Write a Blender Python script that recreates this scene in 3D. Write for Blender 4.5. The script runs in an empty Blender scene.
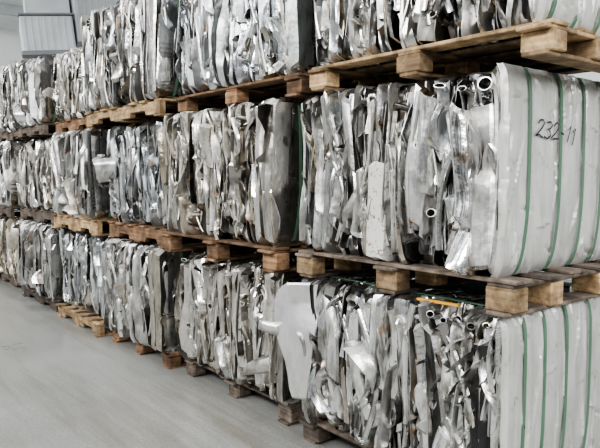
import bpy, math, random
import numpy as np
from mathutils import Vector

SC = bpy.context.scene
COL = SC.collection
D = 2.0
CAMZ = 1.39

# ------------------------------------------------------------------ helpers
def link(ob, parent=None):
    COL.objects.link(ob)
    if parent is not None:
        ob.parent = parent
    return ob

def mesh_from(name, V, F, mat=None, smooth=True, angle=35):
    me = bpy.data.meshes.new(name)
    me.from_pydata([tuple(v) for v in V], [], [tuple(f) for f in F])
    me.update()
    if smooth:
        me.polygons.foreach_set('use_smooth', [True] * len(me.polygons))
        me.set_sharp_from_angle(angle=math.radians(angle))
    if mat:
        me.materials.append(mat)
    return me

def box_geo(V, F, x0, x1, y0, y1, z0, z1, bev=0.0):
    b = len(V)
    if bev <= 0:
        for z in (z0, z1):
            V += [(x0, y0, z), (x1, y0, z), (x1, y1, z), (x0, y1, z)]
        F += [(b, b+3, b+2, b+1), (b+4, b+5, b+6, b+7), (b, b+1, b+5, b+4), (b+1, b+2, b+6, b+5), (b+2, b+3, b+7, b+6), (b+3, b, b+4, b+7)]
        return
    def ring(z, i):
        c = bev
        return [(x0+i+c, y0+i, z), (x1-i-c, y0+i, z), (x1-i, y0+i+c, z), (x1-i, y1-i-c, z), (x1-i-c, y1-i, z), (x0+i+c, y1-i, z), (x0+i, y1-i-c, z), (x0+i, y0+i+c, z)]
    rs = [ring(z0, bev), ring(z0+bev, 0), ring(z1-bev, 0), ring(z1, bev)]
    for r in rs: V += r
    for k in range(3):
        for j in range(8):
            a = b+k*8+j; c = b+k*8+(j+1) % 8
            F.append((a, c, c+8, a+8))
    F.append(tuple(b+j for j in reversed(range(8))))
    F.append(tuple(b+24+j for j in range(8)))

def box_mesh(name, dims, mat, bev=0.0):
    V, F = [], []
    box_geo(V, F, *dims, bev=bev)
    return mesh_from(name, V, F, mat, smooth=False)

# ------------------------------------------------------------------ materials
def newmat(name):
    m = bpy.data.materials.new(name); m.use_nodes = True
    nt = m.node_tree
    return m, nt, nt.nodes['Principled BSDF']

def N(nt, t, **kw):
    n = nt.nodes.new(t)
    for k, v in kw.items(): setattr(n, k, v)
    return n

def metal_mat(name, stops, rough=(0.15, 0.44), metallic=1.0, bump=0.22, tone=(1, 1, 1), rust=True):
    m, nt, bs = newmat(name)
    L = nt.links.new
    geo = N(nt, 'ShaderNodeNewGeometry')
    tc = N(nt, 'ShaderNodeTexCoord')
    ramp = N(nt, 'ShaderNodeValToRGB')
    ramp.color_ramp.interpolation = 'CONSTANT'
    els = ramp.color_ramp.elements
    while len(els) < len(stops): els.new(0.5)
    for e, (p, c) in zip(els, stops):
        e.position = p; e.color = (*[min(1, a*b) for a, b in zip(c, tone)], 1)
    L(geo.outputs['Random Per Island'], ramp.inputs[0])
    mp = N(nt, 'ShaderNodeMapping'); mp.inputs['Scale'].default_value = (9, 9, 3.0)
    L(tc.outputs['Object'], mp.inputs[0])
    no = N(nt, 'ShaderNodeTexNoise'); no.inputs['Scale'].default_value = 1.8; no.inputs['Detail'].default_value = 8; no.inputs['Roughness'].default_value = 0.7
    L(mp.outputs[0], no.inputs['Vector'])
    r2 = N(nt, 'ShaderNodeValToRGB')
    r2.color_ramp.elements[0].position = 0.38; r2.color_ramp.elements[0].color = (0.24, 0.205, 0.165, 1)
    r2.color_ramp.elements[1].position = 0.53; r2.color_ramp.elements[1].color = (1, 1, 1, 1)
    L(no.outputs[0], r2.inputs[0])
    mx = N(nt, 'ShaderNodeMix', data_type='RGBA', blend_type='MULTIPLY'); mx.inputs[0].default_value = 0.58 if rust else 0.2
    L(ramp.outputs[0], mx.inputs[6]); L(r2.outputs[0], mx.inputs[7])
    n5 = N(nt, 'ShaderNodeTexNoise'); n5.inputs['Scale'].default_value = 7.5; n5.inputs['Detail'].default_value = 6; n5.inputs['Roughness'].default_value = 0.65
    L(tc.outputs['Object'], n5.inputs['Vector'])
    r5 = N(nt, 'ShaderNodeValToRGB')
    r5.color_ramp.elements[0].position = 0.63 if rust else 0.9; r5.color_ramp.elements[0].color = (0, 0, 0, 1)
    r5.color_ramp.elements[1].position = 0.71 if rust else 1.0; r5.color_ramp.elements[1].color = (0.85, 0.85, 0.85, 1)
    L(n5.outputs[0], r5.inputs[0])
    m5 = N(nt, 'ShaderNodeMix', data_type='RGBA'); m5.inputs[7].default_value = (0.35, 0.19, 0.09, 1)
    L(r5.outputs[0], m5.inputs[0]); L(mx.outputs[2], m5.inputs[6])
    L(m5.outputs[2], bs.inputs['Base Color'])
    ml = N(nt, 'ShaderNodeMath', operation='MULTIPLY'); ml.inputs[1].default_value = 17.31
    fr = N(nt, 'ShaderNodeMath', operation='FRACT')
    mr = N(nt, 'ShaderNodeMapRange'); mr.inputs['To Min'].default_value = rough[0]; mr.inputs['To Max'].default_value = rough[1]
    L(geo.outputs['Random Per Island'], ml.inputs[0]); L(ml.outputs[0], fr.inputs[0]); L(fr.outputs[0], mr.inputs[0])
    L(mr.outputs[0], bs.inputs['Roughness'])
    bs.inputs['Metallic'].default_value = metallic
    n2 = N(nt, 'ShaderNodeTexNoise'); n2.inputs['Scale'].default_value = 22; n2.inputs['Detail'].default_value = 2
    L(tc.outputs['Object'], n2.inputs['Vector'])
    bp = N(nt, 'ShaderNodeBump'); bp.inputs['Strength'].default_value = bump; bp.inputs['Distance'].default_value = 0.012
    L(n2.outputs[0], bp.inputs['Height']); L(bp.outputs[0], bs.inputs['Normal'])
    return m

STOPS = [(0.0, (0.75, 0.75, 0.73)), (0.14, (0.50, 0.495, 0.48)), (0.26, (0.91, 0.91, 0.895)), (0.40, (0.36, 0.355, 0.345)),
         (0.47, (0.74, 0.735, 0.715)), (0.60, (0.93, 0.93, 0.92)), (0.75, (0.19, 0.185, 0.18)), (0.81, (0.66, 0.675, 0.69)),
         (0.89, (0.60, 0.55, 0.46)), (0.935, (0.07, 0.07, 0.07)), (0.97, (0.86, 0.86, 0.85))]
M_SCRAP = [metal_mat('scrap_metal', STOPS), metal_mat('scrap_metal_dark', STOPS, tone=(0.82, 0.815, 0.81)),
           metal_mat('scrap_metal_warm', STOPS, tone=(1.0, 0.98, 0.945)), metal_mat('scrap_metal_cool', STOPS, tone=(0.95, 0.975, 1.0)),
           metal_mat('scrap_metal_yellowed', STOPS, tone=(1.0, 0.95, 0.84))]
M_PLAIN = metal_mat('plain_sheet_metal', [(0.0, (0.86, 0.86, 0.85)), (0.5, (0.84, 0.84, 0.83))], rough=(0.30, 0.34), bump=0.1, metallic=0.9, rust=False)

def end_mat():
    m, nt, bs = newmat('pale_cover_sheet')
    L = nt.links.new
    tc = N(nt, 'ShaderNodeTexCoord')
    mp = N(nt, 'ShaderNodeMapping'); mp.inputs['Scale'].default_value = (9, 9, 1.6)
    L(tc.outputs['Object'], mp.inputs[0])
    no = N(nt, 'ShaderNodeTexNoise'); no.inputs['Scale'].default_value = 1.6; no.inputs['Detail'].default_value = 9; no.inputs['Roughness'].default_value = 0.65
    L(mp.outputs[0], no.inputs['Vector'])
    r = N(nt, 'ShaderNodeValToRGB')
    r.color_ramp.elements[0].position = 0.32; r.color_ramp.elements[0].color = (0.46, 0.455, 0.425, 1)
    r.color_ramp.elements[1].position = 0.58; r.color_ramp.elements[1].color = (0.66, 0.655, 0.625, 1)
    L(no.outputs[0], r.inputs[0])
    n3 = N(nt, 'ShaderNodeTexNoise'); n3.inputs['Scale'].default_value = 11; n3.inputs['Detail'].default_value = 9; n3.inputs['Roughness'].default_value = 0.75
    L(tc.outputs['Object'], n3.inputs['Vector'])
    r3 = N(nt, 'ShaderNodeValToRGB')
    r3.color_ramp.elements[0].position = 0.33; r3.color_ramp.elements[0].color = (0.42, 0.37, 0.30, 1)
    r3.color_ramp.elements[1].position = 0.43; r3.color_ramp.elements[1].color = (1, 1, 1, 1)
    L(n3.outputs[0], r3.inputs[0])
    mx = N(nt, 'ShaderNodeMix', data_type='RGBA', blend_type='MULTIPLY'); mx.inputs[0].default_value = 0.7
    L(r.outputs[0], mx.inputs[6]); L(r3.outputs[0], mx.inputs[7])
    L(mx.outputs[2], bs.inputs['Base Color'])
    bs.inputs['Metallic'].default_value = 0.45; bs.inputs['Roughness'].default_value = 0.4
    return m
M_END = end_mat()

def flat_mat(name, c, rough=0.6, metallic=0.0, noise=0.15, scale=8):
    m, nt, bs = newmat(name)
    L = nt.links.new
    tc = N(nt, 'ShaderNodeTexCoord')
    no = N(nt, 'ShaderNodeTexNoise'); no.inputs['Scale'].default_value = scale; no.inputs['Detail'].default_value = 5
    L(tc.outputs['Object'], no.inputs['Vector'])
    r = N(nt, 'ShaderNodeValToRGB')
    r.color_ramp.elements[0].position = 0.3; r.color_ramp.elements[0].color = (*[x*(1-noise) for x in c], 1)
    r.color_ramp.elements[1].position = 0.7; r.color_ramp.elements[1].color = (*[min(1, x*(1+noise)) for x in c], 1)
    L(no.outputs[0], r.inputs[0]); L(r.outputs[0], bs.inputs['Base Color'])
    bs.inputs['Metallic'].default_value = metallic; bs.inputs['Roughness'].default_value = rough
    return m
M_CORE = flat_mat('shade_black_core', (0.012, 0.011, 0.010), 0.9, 0.0)  # near-black colour stands in for shade deep between the scrap pieces
M_ENDD = flat_mat('gap_shade_sheet', (0.10, 0.095, 0.09), 0.5, 0.7, 0.5, 14)  # sheet colour darkened to paint the shade in the gaps between bales
M_STRAP = flat_mat('green_strapping', (0.08, 0.16, 0.10), 0.5)
M_INK = flat_mat('black_marker_ink', (0.015, 0.015, 0.02), 0.6)
M_YEL = flat_mat('yellow_painted_steel', (0.72, 0.38, 0.05), 0.45)
M_WALL = flat_mat('pale_wall_paint', (0.76, 0.78, 0.77), 0.8, 0, 0.05, 1.5)
M_CEIL = flat_mat('pale_ceiling_panel', (0.70, 0.73, 0.73), 0.8, 0, 0.05, 1.5)
M_UNIT = flat_mat('grey_unit_paint', (0.40, 0.42, 0.43), 0.5, 0.1, 0.15, 3)
M_UNITP = flat_mat('pale_unit_paint', (0.54, 0.57, 0.58), 0.5, 0.1, 0.12, 3)
M_UNITD = flat_mat('dark_unit_trim', (0.17, 0.18, 0.19), 0.5, 0.2, 0.1, 3)

def wood_mat(name, c1, c2):
    m, nt, bs = newmat(name)
    L = nt.links.new
    tc = N(nt, 'ShaderNodeTexCoord'); oi = N(nt, 'ShaderNodeObjectInfo')
    mp = N(nt, 'ShaderNodeMapping'); mp.inputs['Scale'].default_value = (14, 3, 40)
    ad = N(nt, 'ShaderNodeVectorMath', operation='ADD')
    L(tc.outputs['Object'], ad.inputs[0]); L(oi.outputs['Location'], ad.inputs[1])
    L(ad.outputs[0], mp.inputs[0])
    no = N(nt, 'ShaderNodeTexNoise'); no.inputs['Scale'].default_value = 1.5; no.inputs['Detail'].default_value = 7
    L(mp.outputs[0], no.inputs['Vector'])
    r = N(nt, 'ShaderNodeValToRGB')
    r.color_ramp.elements[0].position = 0.32; r.color_ramp.elements[0].color = (*c1, 1)
    r.color_ramp.elements[1].position = 0.66; r.color_ramp.elements[1].color = (*c2, 1)
    L(no.outputs[0], r.inputs[0])
    hs = N(nt, 'ShaderNodeHueSaturation')
    mr = N(nt, 'ShaderNodeMapRange'); mr.inputs['To Min'].default_value = 0.4; mr.inputs['To Max'].default_value = 1.15
    L(oi.outputs['Random'], mr.inputs[0]); L(mr.outputs[0], hs.inputs['Value'])
    n3 = N(nt, 'ShaderNodeTexNoise'); n3.inputs['Scale'].default_value = 9; n3.inputs['Detail'].default_value = 7; n3.inputs['Roughness'].default_value = 0.7
    L(ad.outputs[0], n3.inputs['Vector'])
    r3 = N(nt, 'ShaderNodeValToRGB')
    r3.color_ramp.elements[0].position = 0.42; r3.color_ramp.elements[0].color = (0.24, 0.21, 0.19, 1)
    r3.color_ramp.elements[1].position = 0.60; r3.color_ramp.elements[1].color = (1, 1, 1, 1)
    L(n3.outputs[0], r3.inputs[0])
    mx = N(nt, 'ShaderNodeMix', data_type='RGBA', blend_type='MULTIPLY'); mx.inputs[0].default_value = 0.8
    L(r.outputs[0], mx.inputs[6]); L(r3.outputs[0], mx.inputs[7])
    L(mx.outputs[2], hs.inputs['Color']); L(hs.outputs[0], bs.inputs['Base Color'])
    bs.inputs['Roughness'].default_value = 0.85
    bp = N(nt, 'ShaderNodeBump'); bp.inputs['Strength'].default_value = 0.5; bp.inputs['Distance'].default_value = 0.005
    L(no.outputs[0], bp.inputs['Height']); L(bp.outputs[0], bs.inputs['Normal'])
    return m
M_WOOD_L = wood_mat('pale_pallet_wood', (0.40, 0.26, 0.13), (0.70, 0.50, 0.29))
M_WOOD_B = wood_mat('brown_pallet_wood', (0.22, 0.12, 0.06), (0.46, 0.28, 0.155))
M_WOOD_D = wood_mat('weathered_dark_wood', (0.11, 0.088, 0.07), (0.28, 0.22, 0.17))

def floor_mat():
    m, nt, bs = newmat('worn_concrete')
    L = nt.links.new
    tc = N(nt, 'ShaderNodeTexCoord')
    n1 = N(nt, 'ShaderNodeTexNoise'); n1.inputs['Scale'].default_value = 0.7; n1.inputs['Detail'].default_value = 11; n1.inputs['Roughness'].default_value = 0.66
    n1.inputs['Distortion'].default_value = 0.3
    L(tc.outputs['Object'], n1.inputs['Vector'])
    r = N(nt, 'ShaderNodeValToRGB')
    r.color_ramp.elements[0].position = 0.32; r.color_ramp.elements[0].color = (0.19, 0.192, 0.182, 1)
    r.color_ramp.elements[1].position = 0.66; r.color_ramp.elements[1].color = (0.31, 0.312, 0.295, 1)
    L(n1.outputs[0], r.inputs[0])
    # faint wheel streaks running along the aisle
    mps = N(nt, 'ShaderNodeMapping'); mps.inputs['Scale'].default_value = (5.0, 0.35, 1)
    L(tc.outputs['Object'], mps.inputs[0])
    n4 = N(nt, 'ShaderNodeTexNoise'); n4.inputs['Scale'].default_value = 1.4; n4.inputs['Detail'].default_value = 9; n4.inputs['Roughness'].default_value = 0.68
    L(mps.outputs[0], n4.inputs['Vector'])
    r4 = N(nt, 'ShaderNodeValToRGB')
    r4.color_ramp.elements[0].position = 0.47; r4.color_ramp.elements[0].color = (1, 1, 1, 1)
    r4.color_ramp.elements[1].position = 0.68; r4.color_ramp.elements[1].color = (0.72, 0.67, 0.60, 1)
    L(n4.outputs[0], r4.inputs[0])
    m4 = N(nt, 'ShaderNodeMix', data_type='RGBA', blend_type='MULTIPLY'); m4.inputs[0].default_value = 1
    L(r.outputs[0], m4.inputs[6]); L(r4.outputs[0], m4.inputs[7])
    n2 = N(nt, 'ShaderNodeTexNoise'); n2.inputs['Scale'].default_value = 60; n2.inputs['Detail'].default_value = 4
    L(tc.outputs['Object'], n2.inputs['Vector'])
    mx = N(nt, 'ShaderNodeMix', data_type='RGBA', blend_type='OVERLAY'); mx.inputs[0].default_value = 0.4
    L(m4.outputs[2], mx.inputs[6]); L(n2.outputs[0], mx.inputs[7])
    L(mx.outputs[2], bs.inputs['Base Color'])
    mr = N(nt, 'ShaderNodeMapRange'); mr.inputs['From Min'].default_value = 0.35; mr.inputs['From Max'].default_value = 0.65
    mr.inputs['To Min'].default_value = 0.26; mr.inputs['To Max'].default_value = 0.42
    L(n1.outputs[0], mr.inputs[0]); L(mr.outputs[0], bs.inputs['Roughness'])
    bp = N(nt, 'ShaderNodeBump'); bp.inputs['Strength'].default_value = 0.1; bp.inputs['Distance'].default_value = 0.004
    L(n2.outputs[0], bp.inputs['Height']); L(bp.outputs[0], bs.inputs['Normal'])
    return m
M_FLOOR = floor_mat()

# ------------------------------------------------------------------ scrap generator
class Acc:
    def __init__(s): s.V = []; s.F = []; s.n = 0
    def grid(s, P, closed=False):
        nv, nu, _ = P.shape
        idx = np.arange(nv*nu).reshape(nv, nu) + s.n
        if closed:
            idx = np.concatenate([idx, idx[:, :1]], axis=1)
        a = idx[:-1, :-1].ravel(); b = idx[:-1, 1:].ravel(); c = idx[1:, 1:].ravel(); d = idx[1:, :-1].ravel()
        s.F.append(np.stack([a, b, c, d], 1)); s.V.append(P.reshape(-1, 3)); s.n += nv*nu
    def mesh(s, name, mat, angle=22, post=None):
        V = np.concatenate(s.V).astype(np.float32); F = np.concatenate(s.F).astype(np.int32)
        if post: V = post(V).astype(np.float32)
        me = bpy.data.meshes.new(name)
        me.vertices.add(len(V)); me.vertices.foreach_set('co', V.ravel())
        me.loops.add(F.size); me.loops.foreach_set('vertex_index', F.ravel())
        me.polygons.add(len(F)); me.polygons.foreach_set('loop_start', np.arange(len(F), dtype=np.int32)*4)
        me.update(calc_edges=True)
        me.polygons.foreach_set('use_smooth', np.ones(len(F), dtype=bool))
        me.set_sharp_from_angle(angle=math.radians(angle))
        me.materials.append(mat)
        me.validate()
        return me

def pl(rng, t, n):
    n = max(2, int(round(n)))
    xs = np.sort(rng.random(n)); xs[0] = 0; xs[-1] = 1
    return np.interp(t, xs, rng.uniform(-1, 1, n))

def crumple(rng, U, T, cu, cv):
    cu = max(2, int(cu)); cv = max(2, int(cv))
    G = rng.uniform(-1, 1, (cv+1, cu+1))
    fu = U*(cu-1e-6); fv = T*(cv-1e-6)
    iu = fu.astype(int); iv = fv.astype(int); a = fu-iu; b = fv-iv
    return (G[iv, iu]*(1-a)*(1-b)+G[iv, iu+1]*a*(1-b)+G[iv+1, iu]*(1-a)*b+G[iv+1, iu+1]*a*b)

def piece(acc, rng, fr, s0, t0, w, h, d0, tilt=0.0, kind=None, res=0.018, back=0.10, amp=None, crump=None, slim=None, tlim=None, waves=1.0, straight=1.0, slant=None, taper=None, curl=0.0):
    """fr = (origin, S axis, T axis, Nout axis); straight 1 = stiff sheet, 0 = badly crumpled"""
    O, S, T, Nn = fr
    nu = 6 if w < 0.03 else (8 if w < 0.06 else 12)
    nv = max(4, int(h/res))
    u = np.linspace(0, 1, nu)
    t = np.linspace(0, 1, nv)
    U, TT = np.meshgrid(u, t)
    c = 2*U-1
    kind = rng.integers(0, 8) if kind is None else kind
    if amp is None: amp = rng.uniform(0.3, 1.2)*w
    pk = rng.uniform(-0.7, 0.7)
    if kind == 0: pr = np.where(c < pk, (c+1)/(pk+1), (1-c)/(1-pk))
    elif kind == 1: pr = np.sqrt(np.clip(1-c*c, 0, 1))
    elif kind == 2: pr = c*1.3*(1 if rng.random() < .5 else -1)
    elif kind == 3: pr = np.sin(c*math.pi*1.2)*0.8
    elif kind == 4: pr = -np.where(c < pk, (c+1)/(pk+1), (1-c)/(1-pk))
    elif kind == 5: pr = np.clip(2.0*(1-np.abs(c)), 0, 0.7)
    elif kind == 7: pr = -np.clip(3.0*(1-np.abs(c))-0.6, -0.3, 0.8)     # open channel
    else: pr = np.abs(((c*1.5+pk) % 1.0)-0.5)*1.6
    q = straight
    f = 0.07+0.23*q
    wa = 0.30-0.21*q
    wf = (1-wa)+wa*pl(rng, t, 1.5+h/f)
    if taper is None and rng.random() < 0.25: taper = rng.uniform(0.3, 0.95)
    if taper: wf = wf*(1-taper*(t if rng.random() < .5 else 1-t))
    so = math.tan(tilt)*(t-.5)*h + (0.012-0.006*q)*waves*pl(rng, t, 1.5+h/f) + curl*(t-.5)**2*4
    do = 0.018*waves*pl(rng, t, 1.5+h/(f*.8))
    af = 0.7+0.45*pl(rng, t, 1.5+h/f)
    cr = crump if crump is not None else ((0.001+0.016*w)*q + (1-q)*(rng.uniform(0.002, 0.006)+0.09*w))
    d = d0 + do[:, None] + pr*amp*af[:, None] + cr*crumple(rng, U, TT, max(2, w/0.024), h/(0.045+0.05*q))
    s = s0 + so[:, None] + c*0.5*w*wf[:, None] + 0.4*cr*crumple(rng, U, TT, 3, h/0.07)
    cut = rng.uniform(-0.6, 0.6)*min(w, 0.06)
    t_abs = t0 + TT*h + cut*c*np.abs(2*TT-1) + 0.006*crumple(rng, U, TT, 3, 2)
    cl = rng.random(2)
    d[0] -= 0.015+0.03*cl[0]; d[-1] -= 0.015+0.03*cl[1]
    sl = rng.normal(0, 0.022, 2) if slant is None else (slant, slant)
    s = np.concatenate([s[:, :1]+sl[0], s, s[:, -1:]+sl[1]], 1)
    t_abs = np.concatenate([t_abs[:, :1], t_abs, t_abs[:, -1:]], 1)
    d = np.concatenate([d[:, :1]-back, d, d[:, -1:]-back], 1)
    if slim: s = np.clip(s, *slim)
    if tlim: t_abs = np.clip(t_abs, *tlim)
    P = O + s[..., None]*S + t_abs[..., None]*T + d[..., None]*Nn
    acc.grid(P)

def tube(acc, rng, pts, r, squash=1.0, sides=10):
    pts = np.asarray(pts, float)
    n = len(pts)
    tan = np.gradient(pts, axis=0); tan /= np.linalg.norm(tan, axis=1)[:, None]
    ref = np.array([0, 1, 0.0]) if abs(tan[0][1]) < .8 else np.array([1, 0, 0.0])
    a = np.cross(tan, ref); a /= np.linalg.norm(a, axis=1)[:, None]
    b = np.cross(tan, a)
    th = np.linspace(0, 2*math.pi, sides, endpoint=False)
    ring = np.cos(th)[None, :, None]*a[:, None, :]*squash + np.sin(th)[None, :, None]*b[:, None, :]
    P = pts[:, None, :] + r*ring
    inner = pts[:, None, :] + 0.86*r*ring
    k = min(3, n-1)
    full = np.concatenate([inner[k:0:-1], inner[:1], P, inner[-1:], inner[-2:-2-k:-1]], 0)
    acc.grid(full, closed=True)

def pipe_out(acc, rng, s, t, r, out=0.03, sq=1.0, tilt=0.2):
    pts = [np.array([0.08, s+tilt*0.04, t-0.02]), np.array([0.03, s, t]), np.array([-out, s-tilt*0.03, t+0.01])]
    tube(acc, rng, pts, r, sq, sides=16)

def face_fill(acc, rng, fr, Ls, Lt, lod, dense=1.0, tl=None):
    res = [0.018, 0.028, 0.042][lod]
    tl = tl or (0, Lt)
    sl = (0.0, Ls)
    wide = rng.uniform(0.9, 1.4)          # each bale has its own mix
    crush = rng.uniform(0.7, 1.4)
    s = 0.0
    while s < Ls:
        w = rng.uniform(0.014, 0.048)
        t = -rng.uniform(0, 0.25)
        while t < Lt:
            h = rng.uniform(0.25, 0.8)
            piece(acc, rng, fr, s+w/2, t, w*0.93, min(h, Lt-t+0.02), rng.uniform(-0.155, -0.075), rng.normal(0, 0.03), res=res*1.4, slim=sl, tlim=tl, back=0.06)
            t += h*0.98
        s += w*1.08
    n = int(82*dense*Ls/1.2/wide**0.5)
    for i in range(n):
        w = float(np.clip(rng.gamma(1.6, 0.0175*wide), 0.006, 0.12))
        h = float(np.clip(rng.normal(0.40, 0.2), 0.1, Lt))
        t = rng.uniform(-0.1, Lt-h*0.8)
        if t+h > Lt: t = Lt-h
        piece(acc, rng, fr, rng.uniform(0.01, Ls-0.01), t, w, h, rng.uniform(-0.085, 0.012), rng.normal(0, 0.09), res=res, slim=sl, tlim=tl, waves=rng.uniform(0.4, 1.5), straight=rng.uniform(0.65, 1.0), curl=rng.normal(0, 0.015))
    # crumpled sheets
    for i in range(int(26*crush*dense*Ls/1.2)):
        w = float(np.clip(rng.gamma(3.2, 0.019), 0.03, 0.15)); h = rng.uniform(0.08, 0.34)
        piece(acc, rng, fr, rng.uniform(0.03, Ls-0.03), rng.uniform(0, Lt-h), w, h, rng.uniform(-0.07, -0.005), rng.normal(0, 0.22), res=res*.75, slim=sl, tlim=tl, straight=rng.uniform(0.25, 0.65), waves=1.3, curl=rng.normal(0, 0.03))
    # flattened stiff panels
    for i in range(int(9*dense*Ls/1.2)):
        w = rng.uniform(0.045, 0.12); h = rng.uniform(0.2, 0.6)
        piece(acc, rng, fr, rng.uniform(0.06, Ls-0.06), rng.uniform(0, Lt-h), w, h, rng.uniform(-0.04, 0.0), rng.normal(0, 0.07), kind=int(rng.choice([2, 5, 7])), res=res, slim=sl, tlim=tl, straight=1, waves=0.4, crump=0.0015, amp=w*0.35)
    # leaning strips crossing
    for i in range(int(14*dense*Ls/1.2)):
        w = rng.uniform(0.006, 0.03); h = rng.uniform(0.12, 0.42)
        piece(acc, rng, fr, rng.uniform(0.06, Ls-0.06), rng.uniform(0, Lt-h), w, h, rng.uniform(-0.02, 0.012), rng.normal(0, 0.38), res=res, slim=sl, tlim=tl, straight=0.95, curl=rng.normal(0, 0.035))
    # thin edge-on blades
    for i in range(int(65*dense*Ls/1.2)):
        w = rng.uniform(0.0025, 0.006); h = rng.uniform(0.15, Lt*0.95)
        t = rng.uniform(0, max(0.01, Lt-h))
        piece(acc, rng, fr, rng.uniform(0.01, Ls-0.01), t, w, h, rng.uniform(-0.06, 0.022), rng.normal(0, 0.07), res=res, slim=sl, tlim=tl, waves=1.4, crump=0.001, back=0.08, slant=rng.normal(0, 0.03), kind=5, straight=0.85, curl=rng.normal(0, 0.012))
    O, S, T, Nn = fr
    for i in range(int(14*Ls/1.2)):
        h = rng.uniform(0.15, 0.6); s0 = rng.uniform(0.06, Ls-0.06); t0 = rng.uniform(0.01, max(.02, Lt-h-0.02)); tilt = rng.normal(0, 0.18)
        r = rng.uniform(0.006, 0.019)
        tt = np.linspace(0, 1, 15)
        bend = rng.normal(0, 0.05)*np.sin(tt*math.pi)+0.01*pl(rng, tt, 4)
        pts = O + (s0+math.tan(tilt)*tt*h+bend)[:, None]*S + (t0+tt*h)[:, None]*T + (rng.uniform(-0.03, 0.006)+0.01*pl(rng, tt, 3))[:, None]*Nn
        pts[:, 1] = np.clip(pts[:, 1], r+.03, Ls-r-.03)
        tube(acc, rng, pts, r, rng.uniform(0.45, 1.0))
    for i in range(int(10*Ls/1.2)):
        pipe_out(acc, rng, rng.uniform(0.06, Ls-0.06), rng.uniform(0.05, Lt-0.05), rng.uniform(0.010, 0.026), rng.uniform(-0.005, 0.02), rng.uniform(0.3, 0.95), rng.normal(0, 0.5))

X = np.array([1., 0, 0]); Y = np.array([0, 1., 0]); Z = np.array([0, 0, 1.])

def end_profile(z, H):
    q = np.abs(2*z/H-1)
    return 0.026*q**12 + 0.006*q**2

def end_panel(rng, depth, L, H, straps, far=False, wrap=True):
    acc = Acc()
    nz = 70 if wrap else 30
    if wrap:
        xs = [(0.010, 0.040), (0.006, 0.026), (0.006, 0.014), (0.013, 0.005)] + [(x, 0.0) for x in np.linspace(0.026, depth, 150)]
    else:
        xs = [(x, 0.004) for x in np.linspace(0.055, depth, 60)]
    z = np.linspace(0.0, H, nz)
    P = np.zeros((nz, len(xs), 3))
    T = z/H
    U = np.linspace(0, 1, len(xs))
    UU, TT = np.meshgrid(U, T)
    cr = crumple(rng, UU, TT, 5, 4)*0.003 + crumple(rng, UU, TT, 13, 9)*0.0018 + crumple(rng, UU, TT, 34, 22)*0.0006
    for i in range(66):
        ang = rng.normal(0, 0.25) if i < 26 else rng.normal(1.3, 0.6); cx = rng.random()*0.75; cz = rng.random()
        if i > 34: cz = rng.uniform(0.0, 0.13) if i % 2 else rng.uniform(.90, 1.0); ang = rng.normal(0.1, 0.6)
        dist = ((UU-cx)*math.cos(ang)+(TT-cz)*math.sin(ang)*0.6)
        ext = np.clip(1-np.abs(TT-cz)/(rng.uniform(0.04, 0.14) if i >= 26 else rng.uniform(.15, .45)), 0, 1)*np.clip(1-np.abs(UU-cx)/0.06, 0, 1)
        cr += rng.choice([-1, 1])*0.010*np.clip(1-np.abs(dist)/0.018, 0, 1)*(dist > -0.005)*ext
    for sx_ in (0.31, 0.64):
        cr += 0.005*(UU > sx_)
    st = [-0.05]+list(straps)+[depth+0.1]
    for j, (x, y) in enumerate(xs):
        pill = 0
        for a, b in zip(st[:-1], st[1:]):
            if a <= x <= b: pill = min(1, abs(math.sin(math.pi*(x-a)/(b-a)))*4)
        for i in range(nz):
            lip = 1.0
            if wrap and j < 2: lip = 0.6+0.4*math.sin(z[i]*23+seed_off[0])*math.sin(z[i]*9)
            yy = y*lip + float(end_profile(z[i], H)) - (0.0045*pill if x > 0.02 else 0) + cr[i, j]*(1 if x > 0.01 else 0.3) + 0.008
            yy = max(0.0, yy)
            P[i, j] = (x+(0.012*(abs(2*z[i]/H-1)**8) if x < .02 else 0), (L-yy) if far else yy, z[i])
    acc.grid(P)
    return acc
seed_off = [0.0]

def strap_mesh(x, L, H, w=0.019):
    pts = []
    zz = np.linspace(0.004, H-0.004, 26)
    for z in zz: pts.append((x-0.045*max(0, 1-z/0.35)**2, max(0.0, float(end_profile(z, H))-0.001), z))
    pts.append((x, 0.09, H-0.002)); pts.append((x, L-0.09, H-0.002))
    for z in zz[::-1]: pts.append((x, L-max(0, float(end_profile(z, H))-0.001), z))
    pts.append((x, L-0.09, 0.002)); pts.append((x, 0.09, 0.002))
    n = len(pts); c = np.array([0, L/2, H/2])
    V, F = [], []
    for p in pts:
        p = np.array(p); d = c-p; d[0] = 0; d /= np.linalg.norm(d)
        q = p + d*0.0025
        V += [p-[w/2, 0, 0], p+[w/2, 0, 0], q+[w/2, 0, 0], q-[w/2, 0, 0]]
    for i in range(n):
        a = 4*i; b = 4*((i+1) % n)
        for k in range(4):
            F.append((a+k, a+(k+1) % 4, b+(k+1) % 4, b+k))
    return mesh_from('strap', V, F, M_STRAP, smooth=False)

def add_part(name, me, parent, label=None, stuff=False):
    ob = bpy.data.objects.new(name, me)
    link(ob, parent)
    if label: ob['label'] = label
    if stuff: ob['kind'] = 'stuff'
    return ob

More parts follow.
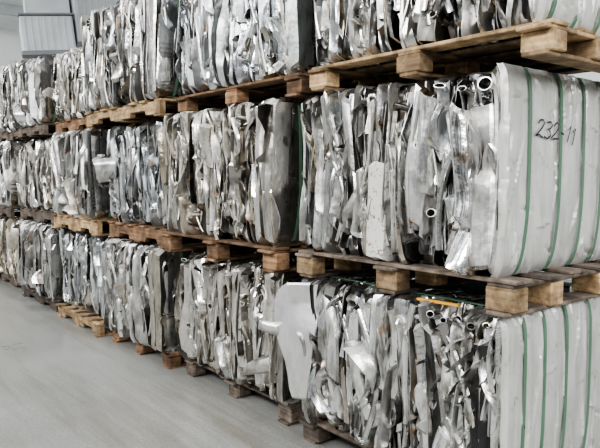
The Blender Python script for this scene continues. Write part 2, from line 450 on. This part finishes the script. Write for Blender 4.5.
def make_bale(seed, loc, L, H, depth, lod, label, straps=(0.19, 0.36, 0.55, 0.72), topfill=False, rot=0.0, extra=None, mat=0, near_edge=0.01, wrap=True, end_m=None, side=False):
    rng = np.random.default_rng(seed)
    seed_off[0] = seed*1.7
    root = bpy.data.objects.new('scrap_metal_bale', None)
    root.empty_display_size = 0.2
    root.location = loc; root.rotation_euler = (0, 0, rot)
    link(root)
    root['label'] = label; root['category'] = 'scrap metal bale'; root['group'] = 'strapped scrap metal bales stacked on pallets'
    acc = Acc()
    fr = (np.array([0., 0, 0]), Y, Z, -X)
    face_fill(acc, rng, fr, L, H, lod, dense=[1.15, 1.0, 0.95][lod], tl=(0.001, H-0.004))
    for s_ in ((0.035, 0.045, 0.06) if not wrap else (0.035,))+(L-0.035,):
        piece(acc, rng, fr, s_, 0.0, rng.uniform(0.03, 0.06), H*rng.uniform(0.8, 1.0), rng.uniform(-0.02, 0.0), rng.normal(0, 0.02), kind=5, res=0.03, slim=(0, L), tlim=(0.001, H-0.004), waves=0.5, taper=0, crump=0.002)
    if side:
        # flat side sheets folded round the near edge
        for s_, w_ in ((0.045, 0.085), (0.135, 0.06)):
            piece(acc, rng, fr, s_, 0.004, w_, H-0.01, 0.016, 0.0, kind=5, res=0.03, slim=(0, L), tlim=(0.001, H-0.004), waves=0.35, taper=0, crump=0.002, amp=0.012)
    if extra: extra(acc, rng, root, L, H)
    if topfill:
        a2 = (np.array([0.02, 0, H-0.03]), Y, X, Z)
        for i in range(170):
            w = rng.uniform(0.015, 0.07); h = rng.uniform(0.06, 0.35)
            piece(acc, rng, a2, rng.uniform(0.03, L-0.03), rng.uniform(-0.02, depth-h-.05)*(0.5 if i % 3 else 1), w, h, rng.uniform(-0.03, 0.0), rng.normal(0, 0.35), res=0.03, back=0.02, slim=(0, L), tlim=(-0.02, depth), amp=0.012, waves=0.6)
    gap_seed = rng.uniform(0, 6)
    def post(V):
        V = V.copy()
        y = V[:, 1]; z = np.clip(V[:, 2], 0.001, H-0.001)
        ef = 0.09*np.clip(1-(L-y)/0.06, 0, 1)**1.5 + near_edge*np.clip(1-y/0.07, 0, 1)**2
        ez = 0.022*np.clip(1-z/0.06, 0, 1)**2 + 0.018*np.clip(1-(H-z)/0.05, 0, 1)**2
        V[:, 0] += ef+ez + 0.012*np.sin(y*7+gap_seed)*np.sin(z*6+gap_seed*2)
        ep = end_profile(z, H)+(0.026 if wrap else 0.0)
        V[:, 1] = np.clip(y, ep, L-ep)
        V[:, 2] = z
        return V
    me = acc.mesh('scrap_sheets', M_SCRAP[mat], post=post)
    add_part('scrap_sheets', me, root, 'crushed silver sheet metal strips and tubes', True)
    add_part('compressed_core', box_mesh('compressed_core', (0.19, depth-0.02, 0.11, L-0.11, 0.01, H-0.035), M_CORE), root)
    pa = end_panel(rng, depth, L, H, straps, wrap=wrap)
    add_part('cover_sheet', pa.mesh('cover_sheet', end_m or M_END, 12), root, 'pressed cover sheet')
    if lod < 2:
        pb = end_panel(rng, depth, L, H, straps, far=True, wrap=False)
        add_part('cover_sheet', pb.mesh('cover_sheet', M_ENDD, 20), root, 'pressed cover sheet with gap shade in its colour')
    for x in straps:
        add_part('strap', strap_mesh(x, L, H), root, 'green plastic strap')
    return root

# ------------------------------------------------------------------ pallets
def make_pallet(loc, L, depth, H, mat, label, seed=0, rot=0.0, blk_mat=None, style='block', xs=None):
    rnd = random.Random(seed)
    root = bpy.data.objects.new('wooden_pallet', None)
    root.empty_display_size = 0.2
    root.location = loc; root.rotation_euler = (0, 0, rot)
    link(root)
    root['label'] = label; root['category'] = 'pallet'; root['group'] = 'wooden pallets under the scrap bales'
    tb = 0.015
    if style == 'stringer':
        hs_ = H-2*tb
        V, F = [], []
        ys = [0, 0.16*L, 0.36*L, 0.62*L, 0.82*L, L]
        pr = [(0, 0), (ys[1], 0), (ys[1]+.02, .035), (ys[2]-.02, .035), (ys[2], 0), (ys[3], 0), (ys[3]+.02, .035), (ys[4]-.02, .035), (ys[4], 0), (L, 0)]
        for x in (0, 0.042):
            for y, z in pr: V.append((x, y, z))
            for y, z in reversed(pr): V.append((x, y, hs_))
        n = len(pr)
        for i in range(n-1):
            a, b, c, d = i, i+1, 2*n-2-i, 2*n-1-i
            F.append((a, b, c, d)); F.append((d+2*n, c+2*n, b+2*n, a+2*n))
            F.append((a, a+2*n, b+2*n, b)); F.append((d, c, c+2*n, d+2*n))
        F.append((0, 2*n-1, 4*n-1, 2*n)); F.append((n-1, 3*n-1, 3*n, n))
        sm = mesh_from('stringer_board', V, F, mat, smooth=False)
        for x in (0, depth/2, depth-.042):
            ob = add_part('stringer_board', sm, root); ob.location = (x+.004, 0, tb)
        dk = box_mesh('deck_board', (0, depth, 0, 0.10, 0, tb), mat, 0.003)
        nb = int(L/0.16)
        for k in range(nb):
            ob = add_part('deck_board', dk, root); ob.location = (rnd.uniform(-.025, .01), k*(L-0.1)/(nb-1), H-tb)
        for k in range(3):
            ob = add_part('bottom_board', dk, root); ob.location = (rnd.uniform(-.025, .01), k*(L-0.1)/2, 0)
        return root
    hb = H-3*tb
    bw = 0.09; bl = 0.125
    ys = [0, L/2-bl/2, L-bl]; xs = xs or [0, depth/2-bw/2, depth-bw]
    deck = box_mesh('deck_board', (0, 0.105, 0, L, 0, tb), mat, 0.003)
    for k in range(6):
        ob = add_part('deck_board', deck, root)
        ob.location = (k*(depth-0.105)/5+rnd.uniform(0, .01), rnd.uniform(-.025, .01), H-tb)
    strg = box_mesh('stringer_board', (0, depth, 0, bl-0.01, 0, tb), mat, 0.003)
    bot = box_mesh('bottom_board', (0, depth, 0, bl-0.03, 0, tb), mat, 0.003)
    blk = box_mesh('block', (0, bw, 0, bl, 0, hb), blk_mat or mat, 0.004)
    for y in ys:
        ob = add_part('stringer_board', strg, root); ob.location = (rnd.uniform(-.025, .012), y+.005, H-2*tb)
        ob = add_part('bottom_board', bot, root); ob.location = (0.003+rnd.uniform(-.01, .01), y+.015, 0)
        for x in xs:
            ob = add_part('block', blk, root); ob.location = (x+rnd.uniform(0, .016), y+rnd.uniform(-.012, .012), tb)
    return root

# ------------------------------------------------------------------ extras for the near bales
def big_sheet(acc, rng, s, t, w, h, d0, tilt=0.0, kind=1, amp=None, crump=0.003, L=1.2, H=.74, curl=0.0):
    fr = (np.array([0., 0, 0]), Y, Z, -X)
    piece(acc, rng, fr, s, t, w, h, d0, tilt, kind=kind, res=0.016, amp=amp, crump=crump, waves=0.6, slim=(0, L), tlim=(0.001, H-0.004), taper=0, curl=curl)

def extra_top(acc, rng, root, L, H):
    # broad dented shiny sheet at the far end of the block
    fr = (np.array([0., 0, 0]), Y, Z, -X)
    piece(acc, rng, fr, L-0.17, 0.16, 0.24, 0.42, 0.005, 0.10, kind=3, res=0.014, slim=(0, L), tlim=(0.001, H-.004), amp=0.02, crump=0.022, waves=0.6, taper=0)
    piece(acc, rng, fr, L-0.42, 0.30, 0.16, 0.34, 0.0, -0.2, kind=1, res=0.014, slim=(0, L), tlim=(0.001, H-.004), amp=0.02, crump=0.016, waves=0.6, taper=0)

def extra_mid(acc, rng, root, L, H):
    big_sheet(acc, rng, 0.09, 0.03, 0.11, 0.62, 0.0, 0.05, 1, 0.035, 0.006, L, H)
    big_sheet(acc, rng, 0.36, 0.3, 0.08, 0.42, 0.006, -0.03, 1, 0.03, 0.006, L, H)
    big_sheet(acc, rng, 0.80, 0.40, 0.05, 0.33, 0.010, 0.12, 5, 0.02, 0.002, L, H)
    big_sheet(acc, rng, 1.10, 0.12, 0.05, 0.60, 0.006, 0.02, 5, 0.015, 0.002, L, H)
    big_sheet(acc, rng, 0.97, 0.02, 0.06, 0.45, 0.006, -0.06, 5, 0.02, 0.003, L, H)
    big_sheet(acc, rng, 0.50, 0.05, 0.03, 0.5, 0.012, 0.03, 5, 0.01, 0.002, L, H)
    pipe_out(acc, rng, 0.075, 0.70, 0.03, 0.025, 0.85)
    pipe_out(acc, rng, 0.185, 0.695, 0.020, 0.015, 0.5)
    pipe_out(acc, rng, 0.32, 0.22, 0.022, 0.02, 0.8)
    a = Acc(); r2 = np.random.default_rng(5)
    piece(a, r2, (np.array([0., 0, 0]), Y, Z, -X), 0.62, 0.004, 0.12, 0.43, 0.024, -0.04, kind=5, res=0.016, amp=0.012, crump=0.002, waves=0.3, taper=0, tlim=(0.002, 0.5))
    m, nt, bs = newmat('speckled_white_panel')
    tc = N(nt, 'ShaderNodeTexCoord'); vo = N(nt, 'ShaderNodeTexNoise'); vo.inputs['Scale'].default_value = 60; vo.inputs['Detail'].default_value = 3
    nt.links.new(tc.outputs['Object'], vo.inputs['Vector'])
    r = N(nt, 'ShaderNodeValToRGB')
    r.color_ramp.elements[0].position = 0.34; r.color_ramp.elements[0].color = (0.2, 0.14, 0.1, 1)
    r.color_ramp.elements[1].position = 0.42; r.color_ramp.elements[1].color = (0.60, 0.59, 0.55, 1)
    nt.links.new(vo.outputs[0], r.inputs[0]); nt.links.new(r.outputs[0], bs.inputs['Base Color'])
    bs.inputs['Roughness'].default_value = 0.5
    add_part('speckled_panel', a.mesh('speckled_panel', m), root, 'pale rust-speckled sheet panel')
    strokes = []
    def sc(pts, ox, oy=0): strokes.append([(ox+p[0], oy+p[1]) for p in pts])
    two = [(-.02, .72), (.13, .97), (.4, 1), (.54, .8), (.42, .5), (.1, .10), (0, 0), (.3, .08), (.68, -.06)]
    two2 = [(.02, .78), (.2, 1.02), (.46, .93), (.48, .68), (.3, .35), (-.05, -.02), (.25, .0), (.72, .06)]
    three = [(0, .95), (.35, 1.02), (.54, .82), (.42, .6), (.16, .54), (.45, .45), (.57, .2), (.33, -.04), (-.04, .06)]
    sc(two, 0); sc(three, .78, -.03); sc(two2, 1.48, .02); sc([(0, .5), (.36, .42)], 2.30)
    sc([(-.02, .72), (.16, 1.05), (.10, 0)], 3.02); sc([(.0, .70), (.18, 1.0), (.2, -.08)], 3.5, -.03)
    V, F = [], []
    hgt = 0.062; x0 = 0.20; z0 = 0.53; wd = 0.0037
    for st in strokes:
        b = len(V)
        P = np.array([(x0+(p[0]+0.30*p[1])*0.073, z0+p[1]*hgt-0.006*p[0]) for p in st])
        tgs = np.gradient(P, axis=0); tgs /= np.linalg.norm(tgs, axis=1)[:, None]
        for p, g in zip(P, tgs):
            nrm = np.array([-g[1], g[0]])
            for sgn in (-1, 1):
                q = p+nrm*wd*sgn
                V.append((q[0], 0, q[1]))
        for i in range(len(P)-1):
            F.append((b+2*i, b+2*i+1, b+2*i+3, b+2*i+2))
    add_part('handwritten_number', mesh_from('handwritten_number', V, F, M_INK, smooth=False), root, 'black handwritten number 232-11')

def extra_low(acc, rng, root, L, H):
    big_sheet(acc, rng, 0.10, 0.05, 0.10, 0.6, 0.0, 0.05, 1, 0.035, 0.010, L, H, -0.02)
    big_sheet(acc, rng, 0.30, 0.1, 0.08, 0.55, 0.004, 0.1, 0, 0.03, 0.010, L, H, 0.03)
    big_sheet(acc, rng, 0.55, 0.3, 0.12, 0.38, 0.004, -0.2, 1, 0.03, 0.012, L, H, 0.04)
    big_sheet(acc, rng, 0.78, 0.15, 0.07, 0.5, 0.010, 0.22, 1, 0.03, 0.008, L, H, -0.05)
    big_sheet(acc, rng, 0.93, 0.3, 0.09, 0.40, 0.008, 0.12, 1, 0.03, 0.008, L, H, 0.03)
    fr = (np.array([0., 0, 0]), Y, Z, -X)
    for i in range(26):
        w = rng.uniform(0.03, 0.13); h = rng.uniform(0.14, 0.36)
        piece(acc, rng, fr, rng.uniform(0.05, L-0.06), rng.uniform(0.02, H-h), w, h, rng.uniform(-0.04, 0.012), rng.normal(0, 0.42), kind=rng.choice([0, 1, 3, 7]), res=0.014, slim=(0, L), tlim=(0.001, H-.004), straight=rng.uniform(.55, .95), waves=1.3, curl=rng.normal(0, 0.06))
    for k in range(5):
        pipe_out(acc, rng, 0.09+0.065*k, 0.70-0.014*(k % 2), 0.015+0.003*(k % 3), 0.015, 0.75)
    # bent shield-shaped plate standing proud of the block
    V, F = [], []
    nu, nv = 21, 44
    r2 = np.random.default_rng(11)
    uu, vv = np.meshgrid(np.linspace(0, 1, nu), np.linspace(0, 1, nv))
    G = crumple(r2, uu, vv, 2, 4)
    vt = np.linspace(0, 1, nv)
    left = np.interp(vt, [0, .08, .20, .32, .45, .58, .70, .82, .90, .96, 1], [.030, .045, .050, .062, .100, .138, .150, .148, .128, .092, .045])
    right = np.interp(vt, [0, .3, .6, .9, .97, 1], [.045, .075, .095, .10, .085, .05])
    for i in range(nv):
        v = vt[i]
        for j in range(nu):
            u = j/(nu-1); c = 2*u-1
            s = (c*left[i] if c > 0 else c*right[i])
            ridge = 0.02+0.03*v
            x = 0.007*G[i, j] + 0.42*abs(s-ridge)*(0.5+0.5*v) - 0.035*math.sin(min(1, v*1.2)*math.pi)*0.8 - 0.015
            V.append((x, s, 0.585*v))
    for i in range(nv-1):
        for j in range(nu-1):
            a = i*nu+j; F.append((a, a+1, a+nu+1, a+nu))
    ob = add_part('bent_plate', mesh_from('bent_plate', V, F, M_PLAIN, angle=16), root, 'tall bent shield-shaped silver plate')
    ob.location = (-0.075, L-0.14, 0.155); ob.rotation_euler = (0.0, 0.0, 0.45)
    sd = ob.modifiers.new('s', 'SOLIDIFY'); sd.thickness = 0.002
    V, F = [], []
    for i, (a, b) in enumerate([(0, 0), (-0.012, 0.03), (-0.012, 0.07), (-0.006, 0.11)]):
        V += [(a, b, -0.036+0.004*i), (a, b, 0.036-0.004*i)]
    for i in range(3): F.append((2*i, 2*i+1, 2*i+3, 2*i+2))
    ob = add_part('bent_tab', mesh_from('bent_tab', V, F, M_PLAIN, angle=10), root, 'small flat bright metal tab')
    ob.location = (-0.135, L-0.055, 0.50); ob.rotation_euler = (0.15, 0, 0.55)
    sd = ob.modifiers.new('s', 'SOLIDIFY'); sd.thickness = 0.002
    V, F = [], []
    box_geo(V, F, -0.01, 0.012, 0, 0.20, 0, 0.010, 0.002)
    ob = add_part('yellow_strip', mesh_from('yellow_strip', V, F, M_YEL, smooth=False), root, 'yellow painted metal strip')
    ob.location = (0.06, 0.26, H-0.012); ob.rotation_euler = (0, 0, 0.1)

# ------------------------------------------------------------------ layout
Z_L = 0.12; H_L = 0.755
Z_M = 1.01; H_M = 0.785
Z_T = 1.91; H_T = 0.78
cols_low = [(1.305, 2.57), (2.68, 3.93), (4.03, 5.13), (5.24, 6.38), (6.49, 7.70), (7.81, 9.0), (9.1, 10.3)]
cols_mid = [(1.335, 2.55), (2.64, 3.95), (4.06, 5.10), (5.21, 6.36), (6.48, 7.88), (8.0, 9.1), (9.2, 10.3)]
cols_top = [(1.19, 2.46), (2.56, 3.88), (3.99, 5.38), (5.50, 6.5), (6.62, 7.6), (7.72, 8.9), (9.0, 10.1)]
DEP = 1.1
WM = [M_WOOD_L, M_WOOD_B, M_WOOD_D]
WL = {0: 'pale new wooden pallet', 1: 'brown wooden pallet', 2: 'weathered dark wooden pallet'}
pw = {0: [2, 2, 1, 0, 2, 2, 2], 1: [2, 1, 1, 0, 2, 2, 2], 2: [0, 1, 0, 1, 2, 2, 2]}
tiers = [(0, cols_low, Z_L, H_L, 0.0, Z_L), (1, cols_mid, Z_M, H_M, Z_L+H_L, Z_M-Z_L-H_L), (2, cols_top, Z_T, H_T, Z_M+H_M, Z_T-Z_M-H_M)]
tname = ['bottom level', 'middle level', 'top level']
rr = random.Random(3)
DX = {0: [0, 0.03, -0.03, 0.04, -0.03, 0.03, -0.02], 1: [0, -0.06, 0.03, -0.04, 0.04, -0.04, 0.0], 2: [0, 0.03, -0.05, 0.05, -0.04, 0.05, -0.03]}
DH = [0.0, 0.0, 0.03, -0.13, -0.09, 0.02, -0.14]
MT = {0: [0, 2, 0, 3, 1, 4, 4], 1: [0, 2, 3, 1, 2, 0, 1], 2: [0, 3, 1, 2, 0, 1, 0]}
for ti, cols, z, H, pz, ph in tiers:
    for ci, (y0, y1) in enumerate(cols):
        lod = 0 if ci < 2 else (1 if ci < 4 else 2)
        dx = DX[ti][ci]
        Hh = H if ti < 2 else H+DH[ci]
        ex = None; st = (0.165, 0.385, 0.565, 0.72); lab = 'crushed silver scrap metal bale with green straps, '+tname[ti]
        if ti == 1 and ci == 0:
            ex = extra_mid; lab = 'scrap bale with pale cover sheet marked 232-11, middle level'
        if ti == 0 and ci == 0:
            ex = extra_low; st = (0.127, 0.265, 0.43, 0.62); lab = 'scrap bale with bent plate and yellow strip, bottom level'
        if ti == 2 and ci == 0:
            ex = extra_top; st = (0.10, 0.26, 0.42, 0.62)
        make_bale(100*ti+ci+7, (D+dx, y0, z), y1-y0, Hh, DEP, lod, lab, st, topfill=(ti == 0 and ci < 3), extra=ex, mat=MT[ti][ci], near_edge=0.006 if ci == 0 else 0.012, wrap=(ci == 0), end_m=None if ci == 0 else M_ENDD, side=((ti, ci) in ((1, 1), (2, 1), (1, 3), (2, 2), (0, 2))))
        py0, py1 = y0+rr.uniform(-.02, .02), y1+rr.uniform(-.03, 0.01)
        if ti == 1 and ci == 0: py0, py1 = 1.275, 2.53
        if ti == 2 and ci == 0: py0, py1 = 1.16, 2.42
        if ti == 0: py0, py1 = y0+.02, y1-.02
        k = pw[ti][ci]
        xs = None
        if ci == 0: xs = [0, 0.24, 0.62, DEP-0.102] if ti == 1 else [0, 0.30, 0.66, DEP-0.102]
        px = D+dx-0.015+(0.045 if ti == 0 else 0)+(rr.uniform(-.01, .04) if ci else 0)
        if ti == 0 and ci == 3: px = D+dx-0.055
        make_pallet((px, py0, pz), py1-py0, DEP, ph, WM[k], WL[k]+' under a scrap bale', seed=ti*10+ci, blk_mat=M_WOOD_L if (ti == 1 and ci == 0) else None, style='stringer' if (ci >= 2 and not (ti == 0 and ci == 2)) else 'block', xs=xs)

for ob in bpy.data.objects:
    if ob.name.startswith('handwritten_number'):
        cov = [c for c in ob.parent.children if c.name.startswith('cover_sheet')]
        vs = np.concatenate([np.array([v.co[:] for v in c.data.vertices]) for c in cov])
        vs = vs[vs[:, 1] < 0.5]
        for v in ob.data.vertices:
            d2 = (vs[:, 0]-v.co.x)**2+(vs[:, 2]-v.co.z)**2
            k = np.argsort(d2)[:5]
            v.co.y = min(vs[k, 1].min()-0.003, -0.001)

# ------------------------------------------------------------------ room
def struct(name, dims, mat, label):
    me = box_mesh(name, dims, mat)
    ob = link(bpy.data.objects.new(name, me)); ob['kind'] = 'structure'; ob['label'] = label; ob['category'] = name.split('_')[0]
    return ob
struct('floor', (-12, 9, -6, 22, -0.1, 0), M_FLOOR, 'worn pale grey concrete hall floor')
struct('wall_back', (-12, 9, 20, 20.2, 0, 5.6), M_WALL, 'pale grey far hall wall')
struct('wall_right', (8, 8.2, -6, 20, 0, 5.6), M_WALL, 'pale grey long hall wall')
struct('ceiling', (-3, 8, 9.5, 20, 5.6, 5.7), M_CEIL, 'pale metal hall ceiling')
for i, y in enumerate((11, 14, 17)):
    struct('trim_%d' % (i+1), (-3, 8, y, y+.15, 5.35, 5.6), M_UNIT, 'grey ceiling beam')

root = link(bpy.data.objects.new('ventilation_unit', None)); root.location = (3.02, 10.9, 3.36)
root.rotation_euler = (0, -0.10, -0.25); root.scale = (1.12, 1.12, 1.12)
root['label'] = 'pale grey boxy overhead ventilation unit hung from ceiling'; root['category'] = 'ventilation unit'
def hexa(name, b, t, mat):
    V = [(b[0], b[2], b[4]), (b[1], b[2], b[4]), (b[1], b[3], b[4]), (b[0], b[3], b[4]), (t[0], t[2], t[4]), (t[1], t[2], t[4]), (t[1], t[3], t[4]), (t[0], t[3], t[4])]
    F = [(0, 3, 2, 1), (4, 5, 6, 7), (0, 1, 5, 4), (1, 2, 6, 5), (2, 3, 7, 6), (3, 0, 4, 7)]
    return mesh_from(name, V, F, mat, smooth=False)
def ribbed(name, x0, x1, y0, z0, z1, mat):
    V, F = [], []
    box_geo(V, F, x0, x1, y0, 0.95, z0, z1, 0.01)
    n = int((x1-x0)/0.09)
    for k in range(n):
        x = x0+(k+.5)*(x1-x0)/n
        box_geo(V, F, x-.012, x+.012, y0-.03, y0-.001, z0+.02, z1-.02)
    return mesh_from(name, V, F, mat, smooth=False)
add_part('housing', ribbed('housing', -0.02, 0.7, 0.0, 0.0, 0.52, M_UNITP), root)
add_part('side_box', ribbed('side_box', 0.73, 1.38, -0.1, 0.12, 0.86, M_UNIT), root)
add_part('upper_duct', hexa('upper_duct', (0.08, 0.70, 0.2, 0.9, 0.53), (0.10, 0.70, 0.2, 0.9, 1.5), M_UNITP), root)
add_part('base_rail', box_mesh('base_rail', (-0.06, 1.45, -0.16, 0.1, -0.07, 0.0), M_UNITD, 0.01), root)
add_part('mid_rail', box_mesh('mid_rail', (-0.04, 0.72, -0.04, 0.1, 0.52, 0.55), M_UNITD, 0.005), root)
for k in range(3):
    add_part('hanger_rod', box_mesh('hanger_rod', (0.25+0.45*k, 0.28+0.45*k, 0.5, 0.53, 0.4, 1.9), M_UNITD), root)
V, F = [], []
for a in range(14):
    th = 2*math.pi*a/14
    for x in (-0.1, 1.5): V.append((x, -0.18+0.05*math.cos(th), 0.92+0.05*math.sin(th)))
for a in range(14):
    b = (a+1) % 14; F.append((2*a, 2*a+1, 2*b+1, 2*b))
add_part('conduit_pipe', mesh_from('conduit_pipe', V, F, M_UNITP), root)

# ------------------------------------------------------------------ light
w = bpy.data.worlds.new('World'); SC.world = w; w.use_nodes = True
nt = w.node_tree; bg = nt.nodes['Background']
tc = N(nt, 'ShaderNodeTexCoord'); sx = N(nt, 'ShaderNodeSeparateXYZ'); rp = N(nt, 'ShaderNodeValToRGB')
nt.links.new(tc.outputs['Generated'], sx.inputs[0])
mr = N(nt, 'ShaderNodeMapRange'); mr.inputs['From Min'].default_value = -0.3; mr.inputs['From Max'].default_value = 1
nt.links.new(sx.outputs[2], mr.inputs[0]); nt.links.new(mr.outputs[0], rp.inputs[0])
e = rp.color_ramp.elements
e[0].position = 0.22; e[0].color = (0.11, 0.113, 0.117, 1)
e[1].position = 0.55; e[1].color = (0.92, 0.95, 0.975, 1)
wv = N(nt, 'ShaderNodeTexNoise'); wv.inputs['Scale'].default_value = 3.6; wv.inputs['Detail'].default_value = 1  # invented bright and dark patches all round, added for glints on the metal
mpw = N(nt, 'ShaderNodeMapping'); mpw.inputs['Scale'].default_value = (1.6, 1.6, 0.5)
nt.links.new(tc.outputs['Generated'], mpw.inputs[0]); nt.links.new(mpw.outputs[0], wv.inputs['Vector'])
wr = N(nt, 'ShaderNodeMapRange'); wr.inputs['From Min'].default_value = 0.45; wr.inputs['From Max'].default_value = 0.54
wr.inputs['To Min'].default_value = 0.22; wr.inputs['To Max'].default_value = 1.7
nt.links.new(wv.outputs[0], wr.inputs[0])
wm = N(nt, 'ShaderNodeVectorMath', operation='SCALE')
nt.links.new(rp.outputs[0], wm.inputs[0]); nt.links.new(wr.outputs[0], wm.inputs['Scale'])
nt.links.new(wm.outputs[0], bg.inputs[0]); bg.inputs[1].default_value = 1.12

def area(name, loc, target, sx_, sy_, power, col=(1, 1, 1)):
    l = bpy.data.lights.new(name, 'AREA'); l.shape = 'RECTANGLE'; l.size = sx_; l.size_y = sy_; l.energy = power; l.color = col
    ob = link(bpy.data.objects.new(name, l)); ob.location = loc
    ob.rotation_euler = (Vector(target)-Vector(loc)).to_track_quat('-Z', 'Y').to_euler()
    return ob
area('added_light', (-4, 5, 5.0), (2, 5, 0.8), 8, 0.7, 380)  # unseen area light added for side light along the bale faces
area('added_light', (-2.5, -1, 4.5), (2.0, 2, 1.2), 3, 0.7, 160)  # unseen area light added on the camera side, no fixture there
area('added_light', (1.2, -4, 3.6), (2.6, 1.4, 1.2), 3, 1.5, 165)  # unseen area light added behind the camera, aimed at the bale ends
area('added_light', (-1.5, 14, 5.2), (1, 16, 2.5), 5, 1, 380)  # unseen area light added to brighten the far wall and overhead unit

# ------------------------------------------------------------------ camera
cam = bpy.data.cameras.new('camera'); co = link(bpy.data.objects.new('camera', cam))
cam.sensor_width = 36; cam.lens = 38.04
co.location = (0, 0, CAMZ)
co.rotation_euler = (math.radians(90-4.42), 0, math.radians(-38.5))
cam.clip_start = 0.05
SC.camera = co
SC.view_settings.view_transform = 'AgX'
SC.view_settings.look = 'AgX - Medium High Contrast'
SC.view_settings.exposure = 0.4
